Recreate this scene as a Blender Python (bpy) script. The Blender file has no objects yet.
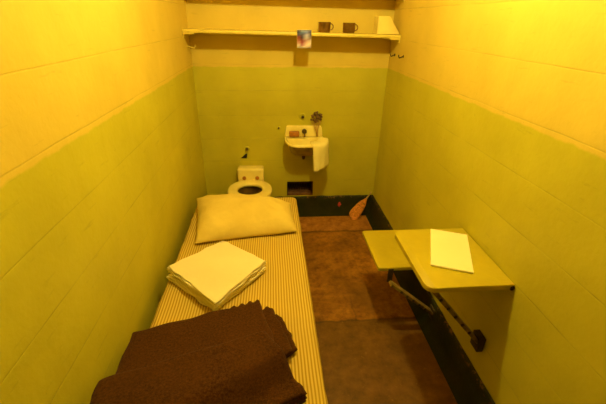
import bpy, bmesh, math, random
from mathutils import Vector, Matrix, noise
random.seed(7)
S = bpy.context.scene
COL = S.collection
PI = math.pi
W, D, H = 1.52, 3.15, 2.46          # cell width, depth, ceiling height (metres); back wall is y = 0

# ------------------------------------------------------------------ materials
class NT:
    def __init__(self, name):
        self.m = bpy.data.materials.new(name); self.m.use_nodes = True
        self.t = self.m.node_tree; self.t.nodes.clear()
        self.out = self.t.nodes.new('ShaderNodeOutputMaterial')
    def n(self, typ, ins=None, **kw):
        x = self.t.nodes.new(typ)
        for k, v in kw.items(): setattr(x, k, v)
        for k, v in (ins or {}).items(): self.put(x.inputs[k], v)
        return x
    def put(self, sock, v):
        if isinstance(v, bpy.types.NodeSocket): self.t.links.new(v, sock)
        elif isinstance(v, bpy.types.Node): self.t.links.new(v.outputs[0], sock)
        else:
            if sock.type == 'RGBA' and len(v) == 3: v = (*v, 1)
            sock.default_value = v
    def math(self, op, a, b=0.0, c=0.0, clamp=False):
        x = self.n('ShaderNodeMath', operation=op, use_clamp=clamp)
        for i, v in enumerate((a, b, c)): self.put(x.inputs[i], v)
        return x.outputs[0]
    def mix(self, f, a, b, mode='MIX'):
        x = self.n('ShaderNodeMixRGB', blend_type=mode)
        for i, v in enumerate((f, a, b)): self.put(x.inputs[i], v)
        return x.outputs[0]
    def ramp(self, v, lo, hi):
        x = self.n('ShaderNodeMapRange', clamp=True)
        for i, q in enumerate((v, lo, hi, 0.0, 1.0)): self.put(x.inputs[i], q)
        return x.outputs[0]
    def noise(self, scale, detail=4, rough=.55, vec=None):
        x = self.n('ShaderNodeTexNoise'); x.inputs['Scale'].default_value = scale
        x.inputs['Detail'].default_value = detail; x.inputs['Roughness'].default_value = rough
        self.put(x.inputs['Vector'], vec if vec is not None else self.pos())
        return x.outputs['Fac']
    def pos(self):
        if not hasattr(self, '_p'): self._p = self.n('ShaderNodeNewGeometry').outputs['Position']
        return self._p
    def xyz(self):
        if not hasattr(self, '_s'):
            s = self.n('ShaderNodeSeparateXYZ'); self.put(s.inputs[0], self.pos()); self._s = s.outputs
        return self._s
    def bump(self, h, strength=.3, dist=.01):
        return self.n('ShaderNodeBump', {'Strength': strength, 'Distance': dist, 'Height': h}).outputs[0]
    def done(self, col, rough=.6, normal=None, metal=0.0, spec=.5, sheen=0.0):
        b = self.n('ShaderNodeBsdfPrincipled')
        self.put(b.inputs['Base Color'], col); self.put(b.inputs['Roughness'], rough)
        b.inputs['Metallic'].default_value = metal
        b.inputs['Specular IOR Level'].default_value = spec
        b.inputs['Sheen Weight'].default_value = sheen
        if normal is not None: self.put(b.inputs['Normal'], normal)
        self.t.links.new(b.outputs[0], self.out.inputs[0])
        return self.m

def simple(name, c1, c2, scale=20, rough=.6, bump=.1, bscale=None, metal=0.0, lo=.35, hi=.65, spec=.5, bd=.004, sheen=0.0):
    t = NT(name)
    f = t.ramp(t.noise(scale), lo, hi)
    nb = t.bump(t.noise(bscale or scale*4, 3), bump, bd)
    return t.done(t.mix(f, c1, c2), rough, nb, metal, spec, sheen)

CREAM = (.75, .565, .095); CREAM2 = (.66, .49, .075)
GREEN = (.595, .535, .038); GREEN2 = (.50, .445, .028)
def wall_paint():
    t = NT('painted_concrete')
    X, Y, Z = t.xyz()[0], t.xyz()[1], t.xyz()[2]
    edge = t.math('ADD', Z, t.math('MULTIPLY', t.math('SUBTRACT', t.noise(14, 2), .5), .022))
    up = t.ramp(edge, 1.311, 1.319)
    big = t.ramp(t.noise(2.6, 5), .35, .68)
    cream = t.mix(big, CREAM, CREAM2); green = t.mix(big, GREEN, GREEN2)
    col = t.mix(up, green, cream)
    # dirt spots and scuffs
    sp = t.ramp(t.noise(27, 6, .7), .66, .75)
    col = t.mix(t.math('MULTIPLY', sp, .35), col, (.10, .085, .02))
    mp = t.n('ShaderNodeMapping', {'Vector': t.pos(), 'Scale': (3, 3, 24)})
    st = t.ramp(t.noise(2.2, 5, .6, mp.outputs[0]), .62, .74)
    col = t.mix(t.math('MULTIPLY', st, .22), col, (.12, .10, .02))
    # formwork board seams
    zz = t.math('ADD', Z, t.math('MULTIPLY', t.math('SUBTRACT', t.noise(3, 2), .5), .01))
    fr = t.math('ABSOLUTE', t.math('SUBTRACT', t.math('FRACT', t.math('DIVIDE', t.math('SUBTRACT', zz, .06), .196)), .5))
    seam = t.ramp(fr, .016, .004)
    seamn = t.math('MULTIPLY', seam, t.ramp(t.noise(4.5, 3), .38, .62))
    col = t.mix(t.math('MULTIPLY', seamn, .25), col, (.12, .095, .02))
    h = t.math('SUBTRACT', t.math('ADD', t.math('MULTIPLY', t.noise(7, 5), .8), t.math('MULTIPLY', t.noise(60, 3), .15)), t.math('MULTIPLY', seam, .18))
    return t.done(col, .50, t.bump(h, .35, .012), spec=.35)

def floor_mat():
    t = NT('worn_concrete_floor')
    X, Y, Z = t.xyz()[0], t.xyz()[1], t.xyz()[2]
    n1 = t.ramp(t.noise(13, 8, .72), .34, .68); n2 = t.ramp(t.noise(3.2, 5), .38, .62)
    red = t.mix(n1, (.16, .055, .004), (.54, .23, .020)); red = t.mix(t.math('MULTIPLY', n2, .6), red, (.13, .058, .006))
    pale = t.mix(n1, (.24, .085, .012), (.56, .25, .045))
    grey = t.mix(n1, (.11, .048, .005), (.25, .115, .014)); grey = t.mix(t.math('MULTIPLY', n2, .4), grey, (.115, .050, .007))
    wob = t.math('MULTIPLY', t.math('SUBTRACT', t.noise(11, 3), .5), .05)
    yy = t.math('ADD', Y, wob)
    col = t.mix(t.ramp(yy, -1.355, -1.345), grey, red)
    col = t.mix(t.ramp(yy, -.31, -.28), col, pale)
    # joints
    j1 = t.ramp(t.math('ABSOLUTE', t.math('ADD', yy, 1.35)), .012, .003)
    col = t.mix(t.math('MULTIPLY', j1, .5), col, (.03, .018, .008))
    xx = t.math('ADD', X, t.math('MULTIPLY', wob, .9))
    j2 = t.math('MULTIPLY', t.ramp(t.math('ABSOLUTE', t.math('SUBTRACT', xx, 1.085)), .010, .003), t.math('MULTIPLY', t.ramp(yy, -1.36, -1.34), t.ramp(yy, -1.10, -1.22)))
    col = t.mix(t.math('MULTIPLY', j2, .35), col, (.03, .018, .008))
    j3 = t.ramp(t.math('ABSOLUTE', t.math('ADD', yy, .31)), .016, .004)
    col = t.mix(t.math('MULTIPLY', j3, .55), col, (.04, .016, .003))
    sp = t.ramp(t.noise(38, 5, .7), .60, .74)
    col = t.mix(t.math('MULTIPLY', sp, .4), col, (.50, .26, .06))
    h = t.math('ADD', t.noise(12, 6), t.math('MULTIPLY', t.noise(70, 3), .2))
    return t.done(col, t.mix(n2, (.5,)*3, (.7,)*3), t.bump(h, .25, .008), spec=.35)

def base_mat():
    t = NT('dark_skirting_paint')
    Z = t.xyz()[2]
    n = t.ramp(t.noise(9, 6, .65), .35, .7)
    col = t.mix(n, (.014, .022, .004), (.034, .032, .006))
    r = t.math('MULTIPLY', t.ramp(t.noise(34, 5, .7), .52, .64), t.ramp(Z, .165, .185))
    col = t.mix(r, col, (.20, .10, .03))
    return t.done(col, .55, t.bump(t.noise(40, 4), .3, .006), spec=.3)

def ticking():
    t = NT('striped_ticking')
    X = t.xyz()[0]
    xx = t.math('ADD', X, t.math('MULTIPLY', t.math('SUBTRACT', t.noise(3, 2), .5), .012))
    fr = t.math('ABSOLUTE', t.math('SUBTRACT', t.math('FRACT', t.math('DIVIDE', xx, .0125)), .5))
    s = t.ramp(fr, .14, .32)
    col = t.mix(s, (.40, .245, .035), (.69, .51, .11))
    col = t.mix(t.math('MULTIPLY', t.ramp(t.noise(4, 4), .4, .65), .25), col, (.50, .34, .07))
    h = t.math('ADD', t.noise(9, 4), t.math('MULTIPLY', t.noise(400, 1), .1))
    return t.done(col, .9, t.bump(h, .35, .015), spec=.1)

def wool():
    t = NT('brown_wool')
    f = t.ramp(t.noise(130, 6, .8), .34, .66)
    col = t.mix(f, (.024, .0085, .002), (.105, .039, .009))
    col = t.mix(t.math('MULTIPLY', t.ramp(t.noise(9, 4), .4, .65), .35), col, (.085, .031, .007))
    h = t.math('ADD', t.noise(220, 4, .7), t.math('MULTIPLY', t.noise(14, 3), .9))
    return t.done(col, .95, t.bump(h, .5, .012), spec=.05, sheen=.04)

M = dict(
    wall=wall_paint(), floor=floor_mat(), base=base_mat(), tick=ticking(), wool=wool(),
    ceil=simple('ceiling_paint', (.72,.52,.14), (.66,.46,.11), 3, .6, .2),
    shelf=simple('shelf_paint', (.80,.63,.11), (.70,.54,.085), 8, .45, .15, 30),
    steel=simple('painted_steel_plate', (.57,.46,.022), (.47,.375,.018), 7, .42, .25, 40, lo=.3, hi=.7),
    iron=simple('dark_iron', (.05,.035,.015), (.09,.06,.025), 30, .5, .3, 60, metal=.3),
    brace=simple('scuffed_brace_paint', (.36,.24,.04), (.14,.09,.018), 28, .5, .3, 60),
    tin=simple('dark_tin', (.20,.11,.035), (.34,.20,.06), 25, .30, .1, 60, metal=.85),
    enamel=simple('cream_enamel', (.97,.83,.28), (.88,.72,.20), 7, .22, .05, 20, lo=.45, hi=.7),
    china=simple('white_china', (.94,.78,.26), (.85,.69,.19), 6, .2, .05, 20, lo=.45, hi=.7),
    dark=simple('dark_brown', (.02,.014,.006), (.035,.022,.01), 20, .8, .1),
    metal=simple('dull_metal', (.30,.24,.09), (.20,.15,.05), 30, .35, .2, metal=.8),
    linen=simple('white_linen', (.87,.77,.50), (.83,.72,.45), 5, .9, .25, 45, spec=.1, bd=.006, sheen=.1),
    pillow=simple('pillow_cotton', (.79,.62,.17), (.70,.53,.13), 5, .9, .45, 16, spec=.1, bd=.014),
    towel=simple('cream_terry', (.97,.86,.38), (.92,.79,.31), 9, .95, .4, 180, spec=.05),
    paper=simple('white_paper', (.94,.88,.55), (.92,.85,.50), 4, .7, .05),
    cloth=simple('cream_cloth', (.86,.70,.21), (.80,.63,.17), 9, .9, .3, 50, spec=.1),
    soap=simple('brown_soap', (.50,.20,.03), (.38,.14,.022), 30, .45, .15),
    straw=simple('broom_straw', (.90,.36,.05), (.58,.19,.022), 60, .8, .6, 180),
    wood=simple('pale_wood', (.55,.38,.09), (.42,.27,.06), 25, .5, .2),
    sprig=simple('dried_sprig', (.22,.11,.03), (.09,.05,.02), 70, .8, .4),
    stem=simple('sprig_stems', (.55,.34,.09), (.42,.25,.06), 70, .8, .4),
    red=simple('red_paint', (.60,.06,.05), (.45,.04,.04), 60, .6, .2),
    rust=simple('rusty_grit', (.20,.085,.03), (.09,.035,.014), 30, .85, .5),
    under=simple('shaded_underside', (.46,.37,.06), (.28,.21,.035), 16, .6, .2),  # olive paints in the shade beneath the basin lip
    well=simple('shaded_well', (.13,.07,.015), (.07,.035,.008), 14, .35, .1),  # dark brown stands in for shade down in the toilet bowl
    duct=simple('vent_lining', (.050,.035,.012), (.028,.018,.008), 14, .8, .4),
    glass=simple('bulb_cap', (.5,.42,.25), (.45,.38,.2), 10, .3, 0),
)
def emis(name, col, s):
    t = NT(name); e = t.n('ShaderNodeEmission', {'Color': col, 'Strength': s})
    t.t.links.new(e.outputs[0], t.out.inputs[0]); return t.m
LAMP_COL = (1.0, .85, .25); LAMP_STR = 1360.0
M['bulb'] = emis('lit_bulb', LAMP_COL, LAMP_STR)

# ------------------------------------------------------------------ mesh helpers
def obj(name, bm, m, parent=None, smooth=True, sub=0, flat_angle=None):
    me = bpy.data.meshes.new(name)
    bmesh.ops.recalc_face_normals(bm, faces=bm.faces)
    bm.to_mesh(me); bm.free()
    for p in me.polygons: p.use_smooth = smooth
    if smooth and flat_angle is not None: me.set_sharp_from_angle(angle=math.radians(flat_angle))
    ms = m if isinstance(m, (list, tuple)) else [m]
    for k in ms: me.materials.append(M[k])
    o = bpy.data.objects.new(name, me); COL.objects.link(o)
    if parent is not None:
        o.parent = parent
        o.matrix_parent_inverse = Matrix.Translation(-parent.location)
    if sub:
        s = o.modifiers.new('smooth', 'SUBSURF'); s.levels = s.render_levels = sub
    return o
def thing(name, label, cat, loc, group=None):
    o = bpy.data.objects.new(name, None); COL.objects.link(o); o.location = loc
    o.empty_display_size = .05
    return tag(o, label, cat, group)
def tag(o, label, cat, group=None):
    o['label'] = label; o['category'] = cat
    if group: o['group'] = group
    return o
def struct(o):
    o['kind'] = 'structure'; return o
def box(bm, x0, x1, y0, y1, z0, z1, bev=0.0, seg=2):
    r = bmesh.ops.create_cube(bm, size=1.0)
    vs = r['verts']
    bmesh.ops.scale(bm, vec=(x1-x0, y1-y0, z1-z0), verts=vs)
    bmesh.ops.translate(bm, vec=((x0+x1)/2, (y0+y1)/2, (z0+z1)/2), verts=vs)
    if bev:
        es = list({e for v in vs for e in v.link_edges})
        bmesh.ops.bevel(bm, geom=es, offset=bev, segments=seg, affect='EDGES', profile=.5)
    return bm
def B(*a, **k): return box(bmesh.new(), *a, **k)
def bar(bm, p, q, w, h, up=(0,0,1), bev=.002):
    p, q = Vector(p), Vector(q); d = (q-p); L = d.length; d.normalize()
    s = d.cross(Vector(up)).normalized(); u = s.cross(d)
    t = bmesh.new(); box(t, -w/2, w/2, 0, L, -h/2, h/2, bev)
    m = Matrix(((s.x,d.x,u.x,p.x),(s.y,d.y,u.y,p.y),(s.z,d.z,u.z,p.z),(0,0,0,1)))
    bmesh.ops.transform(t, matrix=m, verts=t.verts)
    me = bpy.data.meshes.new('t'); t.to_mesh(me); t.free(); bm.from_mesh(me); bpy.data.meshes.remove(me)
    return bm
def loops(bm, rings, close0=True, close1=True):
    vv = [[bm.verts.new(p) for p in r] for r in rings]
    n = len(vv[0])
    for a, b in zip(vv, vv[1:]):
        for i in range(n):
            bm.faces.new((a[i], a[(i+1)%n], b[(i+1)%n], b[i]))
    if close0: bm.faces.new(vv[0][::-1])
    if close1: bm.faces.new(vv[-1])
    return bm
def tube(bm, pts, rad, n=10):
    pts = [Vector(p) for p in pts]; rs = rad if isinstance(rad, (list, tuple)) else [rad]*len(pts)
    rings = []; prev = None
    for i, p in enumerate(pts):
        d = (pts[min(i+1, len(pts)-1)] - pts[max(i-1, 0)]).normalized()
        if prev is None:
            a = Vector((0,0,1)) if abs(d.z) < .9 else Vector((1,0,0))
            s = d.cross(a).normalized()
        else: s = (prev - d*prev.dot(d)).normalized()
        prev = s; u = d.cross(s)
        rings.append([p + rs[i]*(math.cos(2*PI*k/n)*s + math.sin(2*PI*k/n)*u) for k in range(n)])
    return loops(bm, rings)
def lathe(bm, prof, c=(0,0,0), n=28, axis='z', close0=True, close1=True):
    rings = []
    for r, h in prof:
        ring = []
        for k in range(n):
            a = 2*PI*k/n
            if axis == 'z': ring.append((c[0]+r*math.cos(a), c[1]+r*math.sin(a), c[2]+h))
            elif axis == 'y': ring.append((c[0]+r*math.cos(a), c[1]+h, c[2]+r*math.sin(a)))
            else: ring.append((c[0]+h, c[1]+r*math.cos(a), c[2]+r*math.sin(a)))
        rings.append(ring)
    return loops(bm, rings, close0, close1)
def blob(bm, c, r, seed=0, amp=.25, n=2, sq=(1,1,1)):
    g = bmesh.ops.create_icosphere(bm, subdivisions=n, radius=1)
    for v in g['verts']:
        k = 1+amp*noise.noise(v.co*1.6+Vector((seed*3.1, seed, 0)))
        v.co = Vector(c) + Vector((v.co.x*sq[0], v.co.y*sq[1], v.co.z*sq[2]))*r*k
    return bm
def samples(e, n):
    a = [0, .06, .2, .42, .7, 1]
    lo = [-1+e*t for t in a]; hi = [1-e*t for t in a][::-1]
    mid = [-1+e+(2-2*e)*i/n for i in range(1, n)]
    return lo+mid+hi
def slab(bm, quad, z0, z1, eu, ev, disp=None, zf=None, nu=14, nv=14, pw=2.2):
    """soft-edged slab over plan corners quad = (u-,v-),(u+,v-),(u+,v+),(u-,v+); eu, ev = edge rounding as a share of the half width"""
    us, vs = samples(eu, nu), samples(ev, nv)
    q = [Vector((*p, 0)) for p in quad]
    def prof(t, e):
        d = (abs(t)-(1-e))/e
        return 1.0 if d <= 0 else max(0, 1-min(1, d)**pw)**(1/pw)
    def P(u, v, s):
        a, b = (u+1)/2, (v+1)/2
        p = q[0]*(1-a)*(1-b)+q[1]*a*(1-b)+q[2]*a*b+q[3]*(1-a)*b
        if disp: p = p + Vector((*disp(u, v), 0))
        k = min(prof(u, eu), prof(v, ev)) if False else prof(u, eu)*prof(v, ev)
        z = (z0+z1)/2 + s*(z1-z0)/2*k
        if zf: z += zf(p.x, p.y, u, v, s)
        return Vector((p.x, p.y, z))
    top = {}; bot = {}
    for i, u in enumerate(us):
        for j, v in enumerate(vs):
            rim = i in (0, len(us)-1) or j in (0, len(vs)-1)
            top[i, j] = bm.verts.new(P(u, v, 1))
            bot[i, j] = top[i, j] if rim else bm.verts.new(P(u, v, -1))
    for i in range(len(us)-1):
        for j in range(len(vs)-1):
            bm.faces.new((top[i,j], top[i+1,j], top[i+1,j+1], top[i,j+1]))
            f = (bot[i,j+1], bot[i+1,j+1], bot[i+1,j], bot[i,j])
            if set(f) != {top[i,j], top[i+1,j], top[i+1,j+1], top[i,j+1]}: bm.faces.new(f)
    return bm

# ------------------------------------------------------------------ the cell
bm = bmesh.new()          # back wall with the vent opening left out
VX0, VX1, VZ0, VZ1 = .716, .952, .205, .345
xs = [-.15, VX0, VX1, W+.15]; zs = [-.1, VZ0, VZ1, H]
for a in range(3):
    for b in range(3):
        if (a, b) == (1, 1): continue
        box(bm, xs[a], xs[a+1], 0, .15, zs[b], zs[b+1])
bmesh.ops.remove_doubles(bm, verts=bm.verts, dist=1e-5)
struct(obj('wall_back', bm, 'wall', smooth=False))
struct(obj('wall_left', B(-.15, 0, -D, 0, -.1, H), 'wall', smooth=False))
struct(obj('wall_right', B(W, W+.15, -D, 0, -.1, H), 'wall', smooth=False))
struct(obj('ceiling', B(-.15, W+.15, -D, .15, H, H+.12), 'ceil', smooth=False))
struct(obj('floor', B(0, W, -D, 0, -.12, 0), 'floor', smooth=False))
def cove(run0, run1, wall, sign, axis, hgt=.197, foot=.06):
    """skirting swept along a wall: flat face with a rounded top and a cove at the floor"""
    pr = [(0, hgt), (.008, hgt-.002), (.013, hgt-.010), (.016, .12), (.022, .06), (.034, .025), (foot, .002), (foot, -.01), (0, -.01)]
    bm = bmesh.new(); rings = []
    n = 50
    for k in range(n+1):
        s = run0+(run1-run0)*k/n
        ring = []
        for i, (d, z) in enumerate(pr):
            w = .004*noise.noise(Vector((s*9, i*.3, axis))) if 0 < i < 6 else 0
            zz = z + (.006*noise.noise(Vector((s*13, 7, axis))) if i < 3 else 0)
            p = (wall+sign*(d+w), s, zz) if axis == 0 else (s, wall+sign*(d+w), zz)
            ring.append(p)
        rings.append(ring)
    return loops(bm, rings)
struct(obj('baseboard_back', cove(0, W, 0, -1, 1, foot=.04), 'base', flat_angle=50))
struct(obj('baseboard_left', cove(-D, 0, 0, 1, 0), 'base', flat_angle=50))
struct(obj('baseboard_right', cove(-D, 0, W, -1, 0), 'base', flat_angle=50))

# vent under the basin
v = thing('wall_vent', 'dark rectangular vent opening low on the wall beneath the basin', 'vent', ((VX0+VX1)/2, 0, VZ0))
bm = bmesh.new(); t_ = .006
box(bm, VX0, VX0+t_, .002, .15, VZ0, VZ1); box(bm, VX1-t_, VX1, .002, .15, VZ0, VZ1)
box(bm, VX0+t_, VX1-t_, .002, .15, VZ1-t_, VZ1); box(bm, VX0, VX1, .142, .15, VZ0, VZ1)
obj('duct', bm, 'duct', v, smooth=False)
bm = bmesh.new(); slab(bm, [(VX0+.004, .0), (VX1-.004, .0), (VX1-.004, .14), (VX0+.004, .14)], VZ0-.004, VZ0+.022, .1, .2,
                       zf=lambda x, y, u, v_, s: .008*noise.noise(Vector((x*30, y*30, 0))) if s > 0 else 0)
obj('rusty_ledge', bm, 'rust', v)
bm = bmesh.new()
for k in range(9):
    x = VX0+.026+k*.023
    box(bm, x-.0025, x+.0025, .075, .079, VZ0+.012, VZ1-.004)
for z in (VZ0+.05, VZ0+.09): box(bm, VX0+.005, VX1-.005, .074, .080, z-.003, z+.003)
obj('grille', bm, 'iron', v, smooth=False)

# ------------------------------------------------------------------ shelves
def shelf(label, z, name='wall_shelf'):
    zb = z
    s = thing(name, label, 'shelf', (W/2, 0, z))
    bm = bmesh.new()
    r = [[(x, y, zz) for (y, zz) in [(0, z), (0, z+.024), (-.200, z+.0225), (-.208, z+.020), (-.210, z+.016), (-.210, z+.005), (-.207, z)]] for x in (0, .3, .6, .9, 1.2, W)]
    for row in r: row[:] = [(x, y, zz-.0105*x) for x, y, zz in row]
    loops(bm, r)
    obj('board', bm, 'shelf', s, flat_angle=40)
    for sx, x0, x1 in ((1, 0, .075), (-1, W-.075, W)):
        bm = bmesh.new(); z = zb - (.016 if sx < 0 else .0006)
        box(bm, x0, x1, -.214, -.004, z-.009, z, .002)
        if sx > 0: box(bm, 0, .006, -.208, -.004, z-.030, z-.006, .001)
        else: box(bm, W-.006, W, -.208, -.004, z-.030, z-.006, .001)
        obj('bracket', bm, 'shelf', s, flat_angle=40)
    return s
shelf('long cream painted shelf across the back wall, carrying the two dark cups', 1.555)
shelf('long cream shelf high under the ceiling, above the shelf with the cups', 1.815)
def SZx(x): return 1.579-.0105*x
def cup(label, cx, cy, ha):
    SZ = SZx(cx)
    c = thing('tin_cup', label, 'cup', (cx, cy, SZ), 'dark tin cups on the shelf')
    r, h = .0455, .066
    bm = bmesh.new()
    lathe(bm, [(r*.86, 0), (r*.93, .004), (r*.95, .02), (r*.97, h-.006), (r*1.0, h-.003), (r*1.0, h), (r*.96, h), (r*.93, h-.01), (r*.9, .012), (r*.8, .006)], (cx, cy, SZ), 32)
    obj('body', bm, 'tin', c, flat_angle=50)
    d = Vector((math.cos(ha), math.sin(ha), 0))
    pts = []
    for k in range(13):
        a = PI/2 - PI*k/12
        pts.append(Vector((cx, cy, SZ+.036)) + d*(r*.95+.020*math.cos(a)) + Vector((0,0,.020*math.sin(a))))
    obj('handle', tube(bmesh.new(), pts, .0038, 8), 'tin', c)
cup('dark tin cup on the shelf, nearer the hanging card', .982, -.12, -.12)
cup('dark tin cup on the shelf, nearer the pale folded cloth', 1.160, -.12, -.22)

# pale folded cloth standing at the shelf's right end
bm = bmesh.new()
pr = [(1.349, 0), (1.350, .060), (1.351, .106), (1.356, .113), (1.40, .115), (1.432, .113), (1.440, .106), (1.470, .064), (1.498, .028), (1.514, .008), (1.514, 0)]
SZ = SZx(1.42)+.0012
rings = []
for k, (y, f) in enumerate([(-.196, .96), (-.193, .985), (-.186, 1.0), (-.16, .99), (-.154, .975), (-.148, .99), (-.12, 1.0), (-.09, 1), (-.08, .96)]):
    cx = 1.42
    rings.append([(cx+(x-cx)*f, y, SZ+z*f) for x, z in pr])
loops(bm, rings)
tag(obj('folded_cloth', bm, 'cloth', flat_angle=60), 'pale sloping bundle of folded cloth at the end of the shelf beside the cups', 'cloth')

# card hanging from the shelf edge
card = thing('picture_card', 'small blue and pink picture card hung on the shelf front', 'card', (.829, -.222, 1.468))
bm = bmesh.new(); cols = """
7a7488 6e7ab0 8088b8 686078
505070 6078b8 7c88d8 4c4470
605c90 504868 b4b4f4 54588c
a84848 483448 b8b4d8 907c90
c87868 803438 b08898 e0d0e0
e8b4b8 903c50 d8b8c0 f4ecf4
fff8ff a87090 f0d8e4 e0c8d8
ffffff f4ecff e4dcec b0a0b8""".split()
x0, x1, z0, z1 = .780, .878, 1.469, 1.584
nx, nz = 4, 8
lay = bm.loops.layers.float_color.new('print')
g = [[bm.verts.new((x0+(x1-x0)*i/(nx-1), -.2285-.004*math.sin(PI*i/(nx-1)), z1-(z1-z0)*j/(nz-1))) for i in range(nx)] for j in range(nz)]
def lin(h):
    return [((int(h[i:i+2], 16)/255+.055)/1.055)**2.4 for i in (0, 2, 4)]+[1]
for j in range(nz-1):
    for i in range(nx-1):
        f = bm.faces.new((g[j+1][i], g[j+1][i+1], g[j][i+1], g[j][i]))
        for l, (jj, ii) in zip(f.loops, ((j+1, i), (j+1, i+1), (j, i+1), (j, i))): l[lay] = lin(cols[jj*nx+ii])
t = NT('picture_print'); a = t.n('ShaderNodeVertexColor', layer_name='print')
M['print'] = t.done(a.outputs['Color'], .35, spec=.4)
o = obj('picture', bm, 'print', card)
so = o.modifiers.new('thick', 'SOLIDIFY'); so.thickness = .0006
bm = B(x0-.001, x1+.001, -.2235, -.2205, z0-.001, z1+.001, .0008)
obj('backing', bm, 'paper', card)
bm = B(.826, .838, -.2215, -.2102, 1.552, 1.566, .001)
obj('tab', bm, 'metal', card)

# wall hooks
def hook(label, x, y, z, s, mat='iron', L=.03):
    h = thing('wall_hook', label, 'hook', (x, y, z))
    bm = lathe(bmesh.new(), [(.009, 0), (.010, s*.002), (.007, s*.005)], (x, y, z), 14, 'x'); obj('plate', bm, mat, h, flat_angle=40)
    pts = [(x+s*.003, y, z), (x+s*L*.5, y, z-.006), (x+s*L*.85, y, z-.010), (x+s*L, y, z-.002), (x+s*(L+.002), y, z+.010)]
    obj('prong', tube(bmesh.new(), pts, .0046, 8), mat, h)
hook('small dark hook under the shelf end, closer to the corner', W, -.135, 1.424, -1, 'iron', .034)
hook('small dark hook on the side wall, further out from the corner', W, -.325, 1.430, -1, 'iron', .034)
hook('pale little peg on the left wall just under the shelf', 0, -.10, 1.462, 1, 'shelf', .055)

# ------------------------------------------------------------------ basin
SX, SA, SB, EN = .857, .166, .295, 3.6
def dshape(f, fy=None, z=0, n=36, y0=-.002):
    fy = f if fy is None else fy
    pts = []
    for k in range(n+1):
        a = PI*k/n
        c, s = math.cos(a), math.sin(a)
        y = y0-(SB*fy)*abs(s)**(2/EN)
        x = SX+SA*f*(1-.07*max(0, 1+y/.12)**1.5)*math.copysign(abs(c)**(2/EN), c)
        pts.append((x, y, z))
    return pts
basin = thing('wash_basin', 'cream enamel wall basin with backsplash, in the middle of the wall', 'wash basin', (SX, 0, .53))
bm = bmesh.new()
R = []
for f, fy, z in ((.46, .30, .620), (.58, .42, .632), (.70, .55, .655), (.78, .64, .690), (.83, .72, .735), (.86, .76, .757), (.985, .985, .758), (1, 1, .762), (1, 1, .772), (.99, .99, .776), (.965, .97, .778), (.93, .945, .777), (.90, .92, .770)):
    R.append(dshape(f, fy, z))
def bowl(fx, s0, s1, z):
    pts = []
    for k in range(37):
        a = PI*k/36; c, s = math.cos(a), math.sin(a)
        pts.append((SX+SA*fx*math.copysign(abs(c)**(2/EN), c), -s0-(s1-s0)*abs(s)**(2/EN), z))
    return pts
for fx, s0, s1, z in ((.86, .070, .275, .765), (.84, .073, .270, .753), (.76, .080, .200, .725), (.64, .090, .170, .690), (.42, .10, .140, .668), (.12, .115, .13, .662)):
    R.append(bowl(fx, s0, s1, z))
loops(bm, R)
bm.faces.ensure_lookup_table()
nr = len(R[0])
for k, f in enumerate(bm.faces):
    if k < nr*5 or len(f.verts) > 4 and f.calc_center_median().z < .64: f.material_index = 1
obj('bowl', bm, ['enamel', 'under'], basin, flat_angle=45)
bm = bmesh.new(); pr = []
for x, z in ((-.158, .772), (-.156, .80), (-.150, .842), (-.143, .854), (-.132, .859), (.132, .859), (.143, .854), (.150, .842), (.156, .80), (.158, .772)): pr.append((x, z))
rings = []
for y, f in ((0, 1), (-.024, 1), (-.030, .985), (-.032, .96)):
    rings.append([(SX+x*f, y, .772+(z-.772)*(f if z > .78 else 1)) for x, z in pr])
loops(bm, rings); obj('backsplash', bm, 'enamel', basin, flat_angle=45)
tp = obj('tap', lathe(bmesh.new(), [(.016, 0), (.018, -.003), (.017, -.012), (.020, -.016), (.0205, -.026), (.017, -.033), (.008, -.036)], (.859, -.031, .820), 20, 'y'), 'iron', basin, flat_angle=40)
obj('spout', tube(bmesh.new(), [(.859, -.05, .812), (.859, -.072, .804), (.859, -.086, .795), (.859, -.090, .784)], [.008, .008, .0075, .007], 12), 'iron', tp)
bm = lathe(bmesh.new(), [(.016, 0), (.017, .003), (.009, .004)], (SX, -.1225, .6625), 18); obj('drain', bm, 'metal', basin)
bm = tube(bmesh.new(), [(SX, -.05, .625), (SX, -.05, .600), (SX, -.045, .585), (SX, -.03, .578), (SX, -.002, .578)], .013, 14); obj('waste_pipe', bm, 'iron', basin)

bm = B(.733, .817, -.062, -.034, .7775, .822, .007, 3)
tag(obj('soap_bar', bm, 'soap'), 'reddish brown bar of soap against the basin backsplash', 'soap')

# push button on the wall above the basin
pb = thing('push_button', 'small round metal button on the wall above the tap', 'button', (.845, 0, .935))
obj('plate', lathe(bmesh.new(), [(.024, 0), (.025, -.002), (.022, -.007)], (.845, 0, .935), 20, 'y'), 'wall', pb, flat_angle=40)
obj('knob', lathe(bmesh.new(), [(.012, -.006), (.012, -.018), (.009, -.022)], (.848, 0, .930), 16, 'y'), 'iron', pb, flat_angle=40)
pb = thing('pipe_stub', 'small dark capped stub on the wall left of the basin', 'pipe stub', (.648, 0, .838))
obj('plate', lathe(bmesh.new(), [(.014, 0), (.015, -.002), (.012, -.004)], (.648, 0, .838), 18, 'y'), 'wall', pb, flat_angle=40)
obj('cap', lathe(bmesh.new(), [(.007, -.003), (.007, -.014), (.004, -.016)], (.648, 0, .838), 12, 'y'), 'iron', pb, flat_angle=40)

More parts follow.
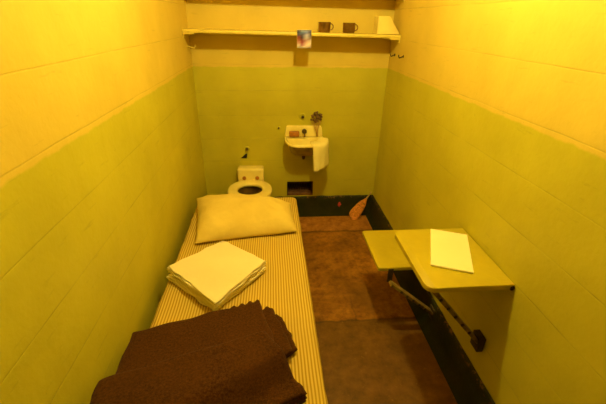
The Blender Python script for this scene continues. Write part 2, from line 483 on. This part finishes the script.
# sprig standing on the basin ledge
sp = thing('dried_sprig', 'dark dried sprig standing up against the backsplash, above the hand towel', 'sprig', (.965, -.05, .777))
bm = bmesh.new()
HEADS = ((.955, -.045, .965, .017), (.925, -.048, .945, .012), (.985, -.046, .955, .013), (.968, -.055, .935, .014), (.938, -.050, .918, .012), (.988, -.048, .922, .011), (.955, -.058, .905, .012), (.915, -.046, .915, .007), (1.0, -.045, .94, .007))
for k, (x, y, z, _r) in enumerate(HEADS):
    tube(bm, [(.962+.0015*k, -.055, .777), (.961+.3*(x-.961), -.054, .84), (x, y, z-.008)], .0020, 6)
obj('stems', bm, 'stem', sp)
for k, (x, y, z, r) in enumerate(HEADS):
    obj('bloom', blob(bmesh.new(), (x, y, z), r*1.25, k, .8, 2, (1, .7, .9)), 'sprig', sp)

# towel over the basin's right front corner
def dpt(th, f, off=0):
    c, s = math.cos(th), math.sin(th)
    x = SX+(SA*f+off)*math.copysign(abs(c)**(2/EN), c); y = -.002-(SB*f+off)*abs(s)**(2/EN)
    return x, y
bm = bmesh.new(); rows = []
TH = [math.radians(84.5-k*(84.5-10)/18) for k in range(19)]
for k, th in enumerate(TH):
    row = []; a = k/18
    for f, off, z in ((.72, 0, .7825), (.82, 0, .7825), (.92, 0, .7825), (.97, 0, .783), (1, .003, .782), (1, .008, .774), (1, .011, .757)):
        x, y = dpt(th, f, off+(.020*a if f == 1 else 0)); row.append((x, y, z))
    zb = .562+.022*a
    for j in range(1, 10):
        b = j/9
        x, y = dpt(th, 1, .012+.020*a+.006*math.sin(a*9+1)*b+.004*math.sin(a*17)*b)
        if a < .3: x += .010*b*(1-a/.3)
        row.append((x, y, .757+(zb-.757)*b))
    rows.append([bm.verts.new(p) for p in row])
for r0, r1 in zip(rows, rows[1:]):
    for j in range(len(r0)-1): bm.faces.new((r0[j], r0[j+1], r1[j+1], r1[j]))
o = obj('hand_towel', bm, 'towel')
so = o.modifiers.new('thick', 'SOLIDIFY'); so.thickness = .005; so.offset = 1 if False else 0
tag(o, 'cream hand towel draped over the front corner of the basin', 'towel')

# ------------------------------------------------------------------ toilet
TX = .402
wc = thing('toilet', 'small white toilet at the head of the bed', 'toilet', (TX, -.25, 0))
def ell(cx, cy, a, b, z, n=36, p=2.2):
    out = []
    for k in range(n):
        t = 2*PI*k/n; c, s = math.cos(t), math.sin(t)
        out.append((cx+a*math.copysign(abs(c)**(2/p), c), cy+b*math.copysign(abs(s)**(2/p), s), z))
    return out
CY = -.285
bm = bmesh.new()
loops(bm, [ell(TX, -.24, .11, .16, 0), ell(TX, -.24, .105, .15, .03), ell(TX, -.24, .085, .125, .12), ell(TX, -.25, .095, .135, .2), ell(TX, -.27, .14, .165, .3), ell(TX, CY, .165, .185, .355),
           ell(TX, CY, .172, .192, .375), ell(TX, CY, .168, .188, .385), ell(TX, CY, .12, .14, .384), ell(TX, CY, .105, .125, .36), ell(TX, CY, .09, .11, .27), ell(TX, CY-.01, .04, .05, .22), ell(TX, CY-.01, .01, .012, .215)])
obj('bowl', bm, 'china', wc, flat_angle=50)
bm = bmesh.new(); loops(bm, [ell(TX, CY, .114, .134, .379), ell(TX, CY, .108, .128, .377), ell(TX, CY, .102, .122, .36), ell(TX, CY, .088, .108, .272), ell(TX, CY-.01, .045, .055, .228), ell(TX, CY-.01, .01, .012, .224)], False, True)
obj('shaded_well', bm, 'well', wc)  # added liner, darkened to paint the shade inside the bowl
bm = bmesh.new()
loops(bm, [ell(TX, CY, a, b, z) for a, b, z in ((.176, .188, .386), (.181, .193, .391), (.181, .193, .404), (.176, .188, .412), (.165, .178, .415), (.112, .112, .415), (.102, .102, .411), (.098, .098, .403), (.098, .098, .392), (.104, .104, .386), (.176, .188, .386))], False, False)
bmesh.ops.remove_doubles(bm, verts=bm.verts, dist=1e-6)
obj('seat', bm, 'china', wc, flat_angle=50)
bm = bmesh.new()
box(bm, TX-.112, TX+.112, -.105, -.001, .375, .512, .018, 4); obj('back_block', bm, 'china', wc, flat_angle=50)
for dx in (-.055, .055):
    obj('hinge_bolt', lathe(bmesh.new(), [(.016, 0), (.017, -.003), (.015, -.010), (.006, -.013)], (TX+dx, -.104, .432), 18, 'y'), 'soap', wc, flat_angle=40)
fv = thing('flush_fitting', 'small metal flush knob on the wall above the toilet', 'flush valve', (.377, 0, .657))
obj('plate', lathe(bmesh.new(), [(.022, 0), (.023, -.003), (.018, -.008)], (.377, 0, .660), 20, 'y'), 'wall', fv, flat_angle=40)
obj('knob', lathe(bmesh.new(), [(.010, -.006), (.010, -.020), (.012, -.024), (.008, -.029)], (.377, 0, .660), 16, 'y'), 'metal', fv, flat_angle=40)
bm = bmesh.new(); rings = []
for y in (0, -.006, -.008):
    f = .9 if y == -.008 else 1
    rings.append([(.352+x*f, y, .594+z*f) for x, z in ((-.030, -.017), (.018, -.019), (.024, .022), (.012, .020), (-.010, .0))])
loops(bm, rings)  # thin dark triangle raised off the wall
tag(obj('triangle_plate', bm, 'dark', flat_angle=30), 'dark triangular plate on the wall just over the toilet', 'wall fitting')

# ------------------------------------------------------------------ broom and red chip
br = thing('whisk_broom', 'orange brown whisk broom leaning in the corner on the dark skirting', 'broom', (1.345, -.10, 0))
ax0, ax1 = Vector((1.308, -.105, .008)), Vector((1.446, -.052, .182))
d = (ax1-ax0); L = d.length; d.normalize(); nrm = Vector((-.22, -.85, .45)); s = d.cross(nrm).normalized(); nn = s.cross(d)
bm = bmesh.new(); rings = []
for t_, w, th, sk in ((0, .038, .011, -.03), (.12, .046, .013, -.02), (.35, .047, .014, 0), (.6, .041, .013, 0), (.8, .031, .012, 0), (.93, .015, .010, 0), (1, .010, .009, 0)):
    ring = []
    for k in range(40):
        a = 2*PI*k/40; u = math.cos(a)
        rr = 1+.07*math.sin(k*2.5*PI)*(1-t_)
        p = ax0+d*(L*t_+sk*u*.6 + (.006*noise.noise(Vector((k*1.7, 1, 1))) if t_ == 0 else 0))+s*(w*u*rr)+nn*(th*math.sin(a)*rr)
        p.z = max(p.z, .003)
        ring.append(p)
    rings.append(ring)
loops(bm, rings); obj('bristles', bm, 'straw', br, flat_angle=60)
bm = bmesh.new()
for t_ in (.62, .78):
    w = .0415 if t_ < .7 else .0325
    tube(bm, [ax0+d*L*t_+s*(w*math.cos(2*PI*k/24))+nn*(.0142*math.sin(2*PI*k/24)) for k in range(25)], .0014, 6)
obj('binding', bm, 'sprig', br)
bm = tube(bmesh.new(), [ax1-d*.01, ax1+d*.02, ax1+d*.055, ax1+d*.078], [.009, .0075, .0065, .006], 12); obj('handle', bm, 'wood', br)

bm = bmesh.new(); blob(bm, (1.203, -.0185, .112), .021, 4, .6, 2, (.75, .22, 1.15))
tag(obj('red_paint_chip', bm, 'red'), 'small red patch on the dark skirting left of the broom', 'paint patch')

# ------------------------------------------------------------------ bed
bx0, bx1, by0, by1 = .055, .765, -2.60, -.60
bed = thing('bed_frame', 'low iron bed frame along the wall under the striped mattress', 'bed frame', (.41, -1.6, 0))
for x in (bx0+.015, bx1-.02): obj('side_rail', bar(bmesh.new(), (x, by0, .375), (x, by1, .375), .03, .05), 'iron', bed, flat_angle=40)
for y in (by0+.015, by1-.015): obj('end_rail', bar(bmesh.new(), (bx0+.03, y, .375), (bx1-.035, y, .375), .03, .05), 'iron', bed, flat_angle=40)
for x in (bx0+.02, bx1-.03):
    for y in (by0+.12, by1-.12):
        obj('leg', tube(bmesh.new(), [(x, y, 0), (x, y, .02), (x, y, .352)], [.018, .014, .014], 12), 'iron', bed, flat_angle=40)
bm = bmesh.new()
for k in range(14): bar(bm, (bx0+.03, by0+.1+k*.139, .384), (bx1-.035, by0+.1+k*.139, .384), .05, .006)
obj('slats', bm, 'iron', bed, flat_angle=40)
bm = bmesh.new()
MZ = .505
def mz(x, y, u, v, s):
    if s < 0: return 0
    return .006*noise.noise(Vector((x*5, y*5, 2)))-.004
slab(bm, [(bx0, by0), (bx1, by0), (bx1-.004, by1), (bx0, by1)], .401, MZ, .13, .05,
     disp=lambda u, v: (.006*noise.noise(Vector((v*9, u, 5)))*abs(u), 0), zf=mz, nu=14, nv=40, pw=2.6)
tag(obj('mattress', bm, 'tick'), 'thin mattress in brown and cream striped ticking on the bed', 'mattress')

# pillow
bm = bmesh.new(); n = 30
q = [Vector((.150, -1.235, 0)), Vector((.728, -1.135, 0)), Vector((.712, -.775, 0)), Vector((.055, -.665, 0))]
top, bot = {}, {}
for i in range(n+1):
    for j in range(n+1):
        u = math.sin((i/n-.5)*PI); v = math.sin((j/n-.5)*PI)
        pu = u*(1-.035*(1-v*v)); pv = v*(1-.05*(1-u*u))
        a, b = (pu+1)/2, (pv+1)/2
        p = q[0]*(1-a)*(1-b)+q[1]*a*(1-b)+q[2]*a*b+q[3]*(1-a)*b
        t = ((1-abs(u)**2.6)**.52)*((1-abs(v)**2.4)**.52)
        wr = .011*noise.noise(Vector((p.x*11, p.y*13, 1)))+.014*noise.noise(Vector((p.x*5, p.y*7, 3)))
        fold = .006*math.sin((p.x*.8+p.y)*60+3*noise.noise(Vector((p.x*6, p.y*6, 0))))*max(0, abs(u)-.35)*max(0, 1-abs(u))*4
        zt = MZ+.018+.120*t+(wr+fold)*min(1, t*3)
        zb = MZ+.018-.016*min(1, t*3)
        rim = i in (0, n) or j in (0, n)
        top[i, j] = bm.verts.new((p.x, p.y, zt)); bot[i, j] = top[i, j] if rim else bm.verts.new((p.x, p.y, zb))
for i in range(n):
    for j in range(n):
        bm.faces.new((top[i,j], top[i+1,j], top[i+1,j+1], top[i,j+1]))
        f = (bot[i,j+1], bot[i+1,j+1], bot[i+1,j], bot[i,j])
        if len(set(f)) == 4 and set(f) != {top[i,j], top[i+1,j], top[i+1,j+1], top[i,j+1]}: bm.faces.new(f)
tag(obj('pillow', bm, 'pillow', sub=1), 'plump cream pillow lying across the head of the striped mattress', 'pillow')

# folded sheets
def layered(quad, z0, t, n, e, jitter, seed, cw=.0, wav=None, nu=16):
    bm = bmesh.new(); rnd = random.Random(seed)
    for k in range(n):
        qq = [(x+rnd.uniform(-jitter, jitter), y+rnd.uniform(-jitter, jitter)) for x, y in quad]
        if wav: qq = wav(k, qq)
        sd = rnd.random()*50
        slab(bm, qq, z0+k*t*.94, z0+(k+1)*t, e, e, nu=nu, nv=16,
             disp=lambda u, v, sd=sd, k=k: (cw*noise.noise(Vector((u*3+sd, v*3, 0)))*max(abs(u), abs(v))**3, cw*noise.noise(Vector((u*3, v*3+sd, 9)))*max(abs(u), abs(v))**3),
             zf=lambda x, y, u, v, s: .0025*noise.noise(Vector((x*9, y*9, 4))))
    return bm
SQ = [(.335, -1.775), (.548, -1.485), (.318, -1.285), (.070, -1.500)]
SQ2 = [(x-.012, y-.008) for x, y in SQ]
bm = layered([(.328, -1.760), (.542, -1.492), (.312, -1.300), (.070, -1.518)], MZ+.001, .0085, 4, .035, .006, 3, .010)
tag(obj('folded_sheet', bm, 'linen'), 'folded white sheet lying on the mattress, lower one of the pair', 'sheet', 'folded white sheets on the bed')
bm = layered(SQ, MZ+.0395, .008, 4, .03, .006, 9, .010)
tag(obj('folded_sheet', bm, 'linen'), 'folded white sheet on top of the other white sheet', 'sheet', 'folded white sheets on the bed')

# blankets
def wavB(k, qq):
    br_ = ((.612, -1.812), (.575, -1.785), (.520, -1.772))[k]
    fr_ = ((.672, -1.99), (.655, -2.02), (.61, -2.08))[k]
    return [(.045, -2.42), fr_, br_, (.045, -1.915-.006*(2-k))]
BQ = [(.045, -2.42), (.628, -2.20), (.540, -1.785), (.045, -1.905)]
bm = layered(BQ, MZ+.002, .026, 3, .07, .002, 5, .008, wavB, nu=90)
for v in bm.verts:      # rippled fold along the back edge
    if v.co.x > .38:
        k = max(0, min(1, (v.co.y+1.90)/.06))*min(1, (v.co.x-.38)/.04)
        v.co.y += .0075*k*math.sin(v.co.x*190+v.co.z*40)
tag(obj('wool_blanket', bm, 'wool'), 'folded dark brown wool blanket behind the other, next to the white sheets', 'blanket', 'brown wool blankets on the bed')
FQ = [(.045, -2.50), (.688, -2.205), (.552, -2.012), (.045, -2.175)]
bm = layered(FQ, MZ+.083, .023, 3, .07, .003, 8, .008, nu=40)
def lower(bm):      # the end that reaches past the blanket below sags down onto the mattress
    for v in bm.verts:
        t_ = (v.co.x-.045)/.615; yl = -2.435+.375*t_
        k = max(0, min(1, (yl-v.co.y)/.10)); k = k*k*(3-2*k)
        v.co.z -= .074*k
lower(bm)
tag(obj('wool_blanket', bm, 'wool'), 'folded dark brown wool blanket lying on top, nearest the foot of the bed', 'blanket', 'brown wool blankets on the bed')

# ------------------------------------------------------------------ fold-down seat and table
def plate(bm, pts, z0, z1, bev=.004):
    a = [bm.verts.new((x, y, z0)) for x, y in pts]; b = [bm.verts.new((x, y, z1)) for x, y in pts]
    n = len(pts)
    bm.faces.new(a[::-1]); f = bm.faces.new(b)
    for i in range(n): bm.faces.new((a[i], a[(i+1)%n], b[(i+1)%n], b[i]))
    bmesh.ops.bevel(bm, geom=list(f.edges), offset=bev, segments=2, affect='EDGES', profile=.5)
    return bm
def rounded(x0, x1, y0, y1, r):
    pts = [(x1, y0), (x1, y1)]
    for cx, cy, a0 in ((x0+r, y1-r, 90), (x0+r, y0+r, 180)):
        for k in range(7):
            a = math.radians(a0+15*k); pts.append((cx+r*math.cos(a), cy+r*math.sin(a)))
    return pts
def brace(parent, x0, z0, x1, z1, y):
    bm = bmesh.new(); bar(bm, (x0, y, z0), (x1, y, z1), .016, .042, up=(0, 1, 0))
    p, q = Vector((x0, y, z0)), Vector((x1, y, z1)); d = (q-p).normalized(); nrm = Vector((-d.z, 0, d.x))
    b = obj('brace', bm, 'brace', parent, flat_angle=40)
    for k in (.22, .36, .5, .64, .78):
        c = p.lerp(q, k)
        obj('bolt', lathe(bmesh.new(), [(.007, -.017), (.008, -.019), (.008, -.022), (.005, -.025)] if False else [(.008, 0), (.008, -.004), (.005, -.006)], (c.x, c.y-.020, c.z), 12, 'y'), 'iron', b, flat_angle=40)
    bm = B(x1-.01, W, y-.03, y+.03, z1-.04, z1+.04, .003); obj('brace_foot', bm, 'iron', parent, flat_angle=40)
seat = thing('wall_stool', 'square pale green fold-down seat, lower of the two wall plates', 'seat', (W, -1.23, .45))
bm = plate(bmesh.new(), rounded(1.152, W-.004, -1.425, -1.038, .010), .432, .452)
obj('seat_plate', bm, 'steel', seat, flat_angle=40)
bm = bmesh.new(); tube(bm, [(W-.012, -1.40, .436), (W-.012, -1.06, .436)], .011, 12); obj('hinge', bm, 'iron', seat, flat_angle=40)
brace(seat, 1.222, .366, 1.508, .127, -1.446)
obj('hanger', bar(bmesh.new(), (1.222, -1.428, .358), (1.222, -1.428, .446), .030, .006, up=(0, 1, 0)), 'iron', seat, flat_angle=40)
tb = thing('wall_table', 'pale green fold-down table, the higher wall plate with white paper', 'table', (W, -1.73, .75))
bm = plate(bmesh.new(), rounded(1.163, W-.004, -1.940, -1.516, .040), .728, .750)
obj('table_top', bm, 'steel', tb, flat_angle=40)
bm = bmesh.new(); tube(bm, [(W-.012, -1.94, .733), (W-.012, -1.54, .733)], .011, 12); obj('hinge', bm, 'iron', tb, flat_angle=40)
brace(tb, 1.20, .712, 1.50, .36, -1.86)
# paper pad lying skew on the table
c0, ed, ew = Vector((1.345, -1.528, 0)), Vector((-.117, -.285, 0)).normalized(), Vector((.925, -.38, 0))
pts = [c0, c0+ed*.300, c0+ed*.300+ew*.165, c0+ew*.165]
bm = bmesh.new(); pts2 = [(min(p.x, W-.012), p.y) for p in pts]
slab(bm, [pts2[1], pts2[2], pts2[3], pts2[0]], .7505, .760, .03, .03, pw=5)
tag(obj('paper_pad', bm, 'paper'), 'thin pad of white paper lying askew on the fold-down table', 'paper')

# ------------------------------------------------------------------ lamp, world, camera
LX, LY, LZ = .86, -1.60, 2.34
lp = thing('ceiling_lamp', 'bare warm bulb in a dark socket on the ceiling', 'lamp', (LX, LY, H))
obj('ceiling_rose', lathe(bmesh.new(), [(.055, 0), (.055, -.012), (.04, -.022)], (LX, LY, H), 24), 'iron', lp, flat_angle=40)
obj('socket', lathe(bmesh.new(), [(.021, -.02), (.022, -.07), (.019, -.09)], (LX, LY, H), 20), 'iron', lp, flat_angle=40)
bm = lathe(bmesh.new(), [(.012, .055), (.016, .046), (.026, .028), (.032, .010), (.033, -.004), (.028, -.020), (.017, -.030), (.004, -.034)], (LX, LY, LZ), 22)
obj('bulb', bm, 'bulb', lp)

w = bpy.data.worlds.new('corridor_gloom'); S.world = w; w.use_nodes = True
bg = w.node_tree.nodes.get('Background') or w.node_tree.nodes.new('ShaderNodeBackground')
bg.inputs[0].default_value = (1.0, .62, .20, 1); bg.inputs[1].default_value = .004

cam = bpy.data.cameras.new('camera'); co = bpy.data.objects.new('camera', cam); COL.objects.link(co)
p, y, r, f = 0.47193530946018925, 0.09223873331083016, 0.019901776239578225, 358.43856880854037
fwd = Vector((math.sin(y)*math.cos(p), math.cos(y)*math.cos(p), -math.sin(p)))
rt = Vector((math.cos(y), -math.sin(y), 0)); up = rt.cross(fwd)
c, s = math.cos(r), math.sin(r)
rt2 = c*rt+s*up; up2 = -s*rt+c*up
mw = Matrix.Identity(4)
for i in range(3): mw[i][0], mw[i][1], mw[i][2] = rt2[i], up2[i], -fwd[i]
mw[0][3], mw[1][3], mw[2][3] = 0.590749, -2.955046, 1.650857
co.matrix_world = mw
cam.sensor_fit = 'HORIZONTAL'; cam.sensor_width = 36; cam.lens = f/606*36; cam.clip_start = .02
S.camera = co
vs = S.view_settings
vs.view_transform = 'Standard'; vs.look = 'None'; vs.gamma = 1; vs.exposure = 0.0; vs.use_curve_mapping = False
S.cycles.max_bounces = 8
S.cycles.use_denoising = True
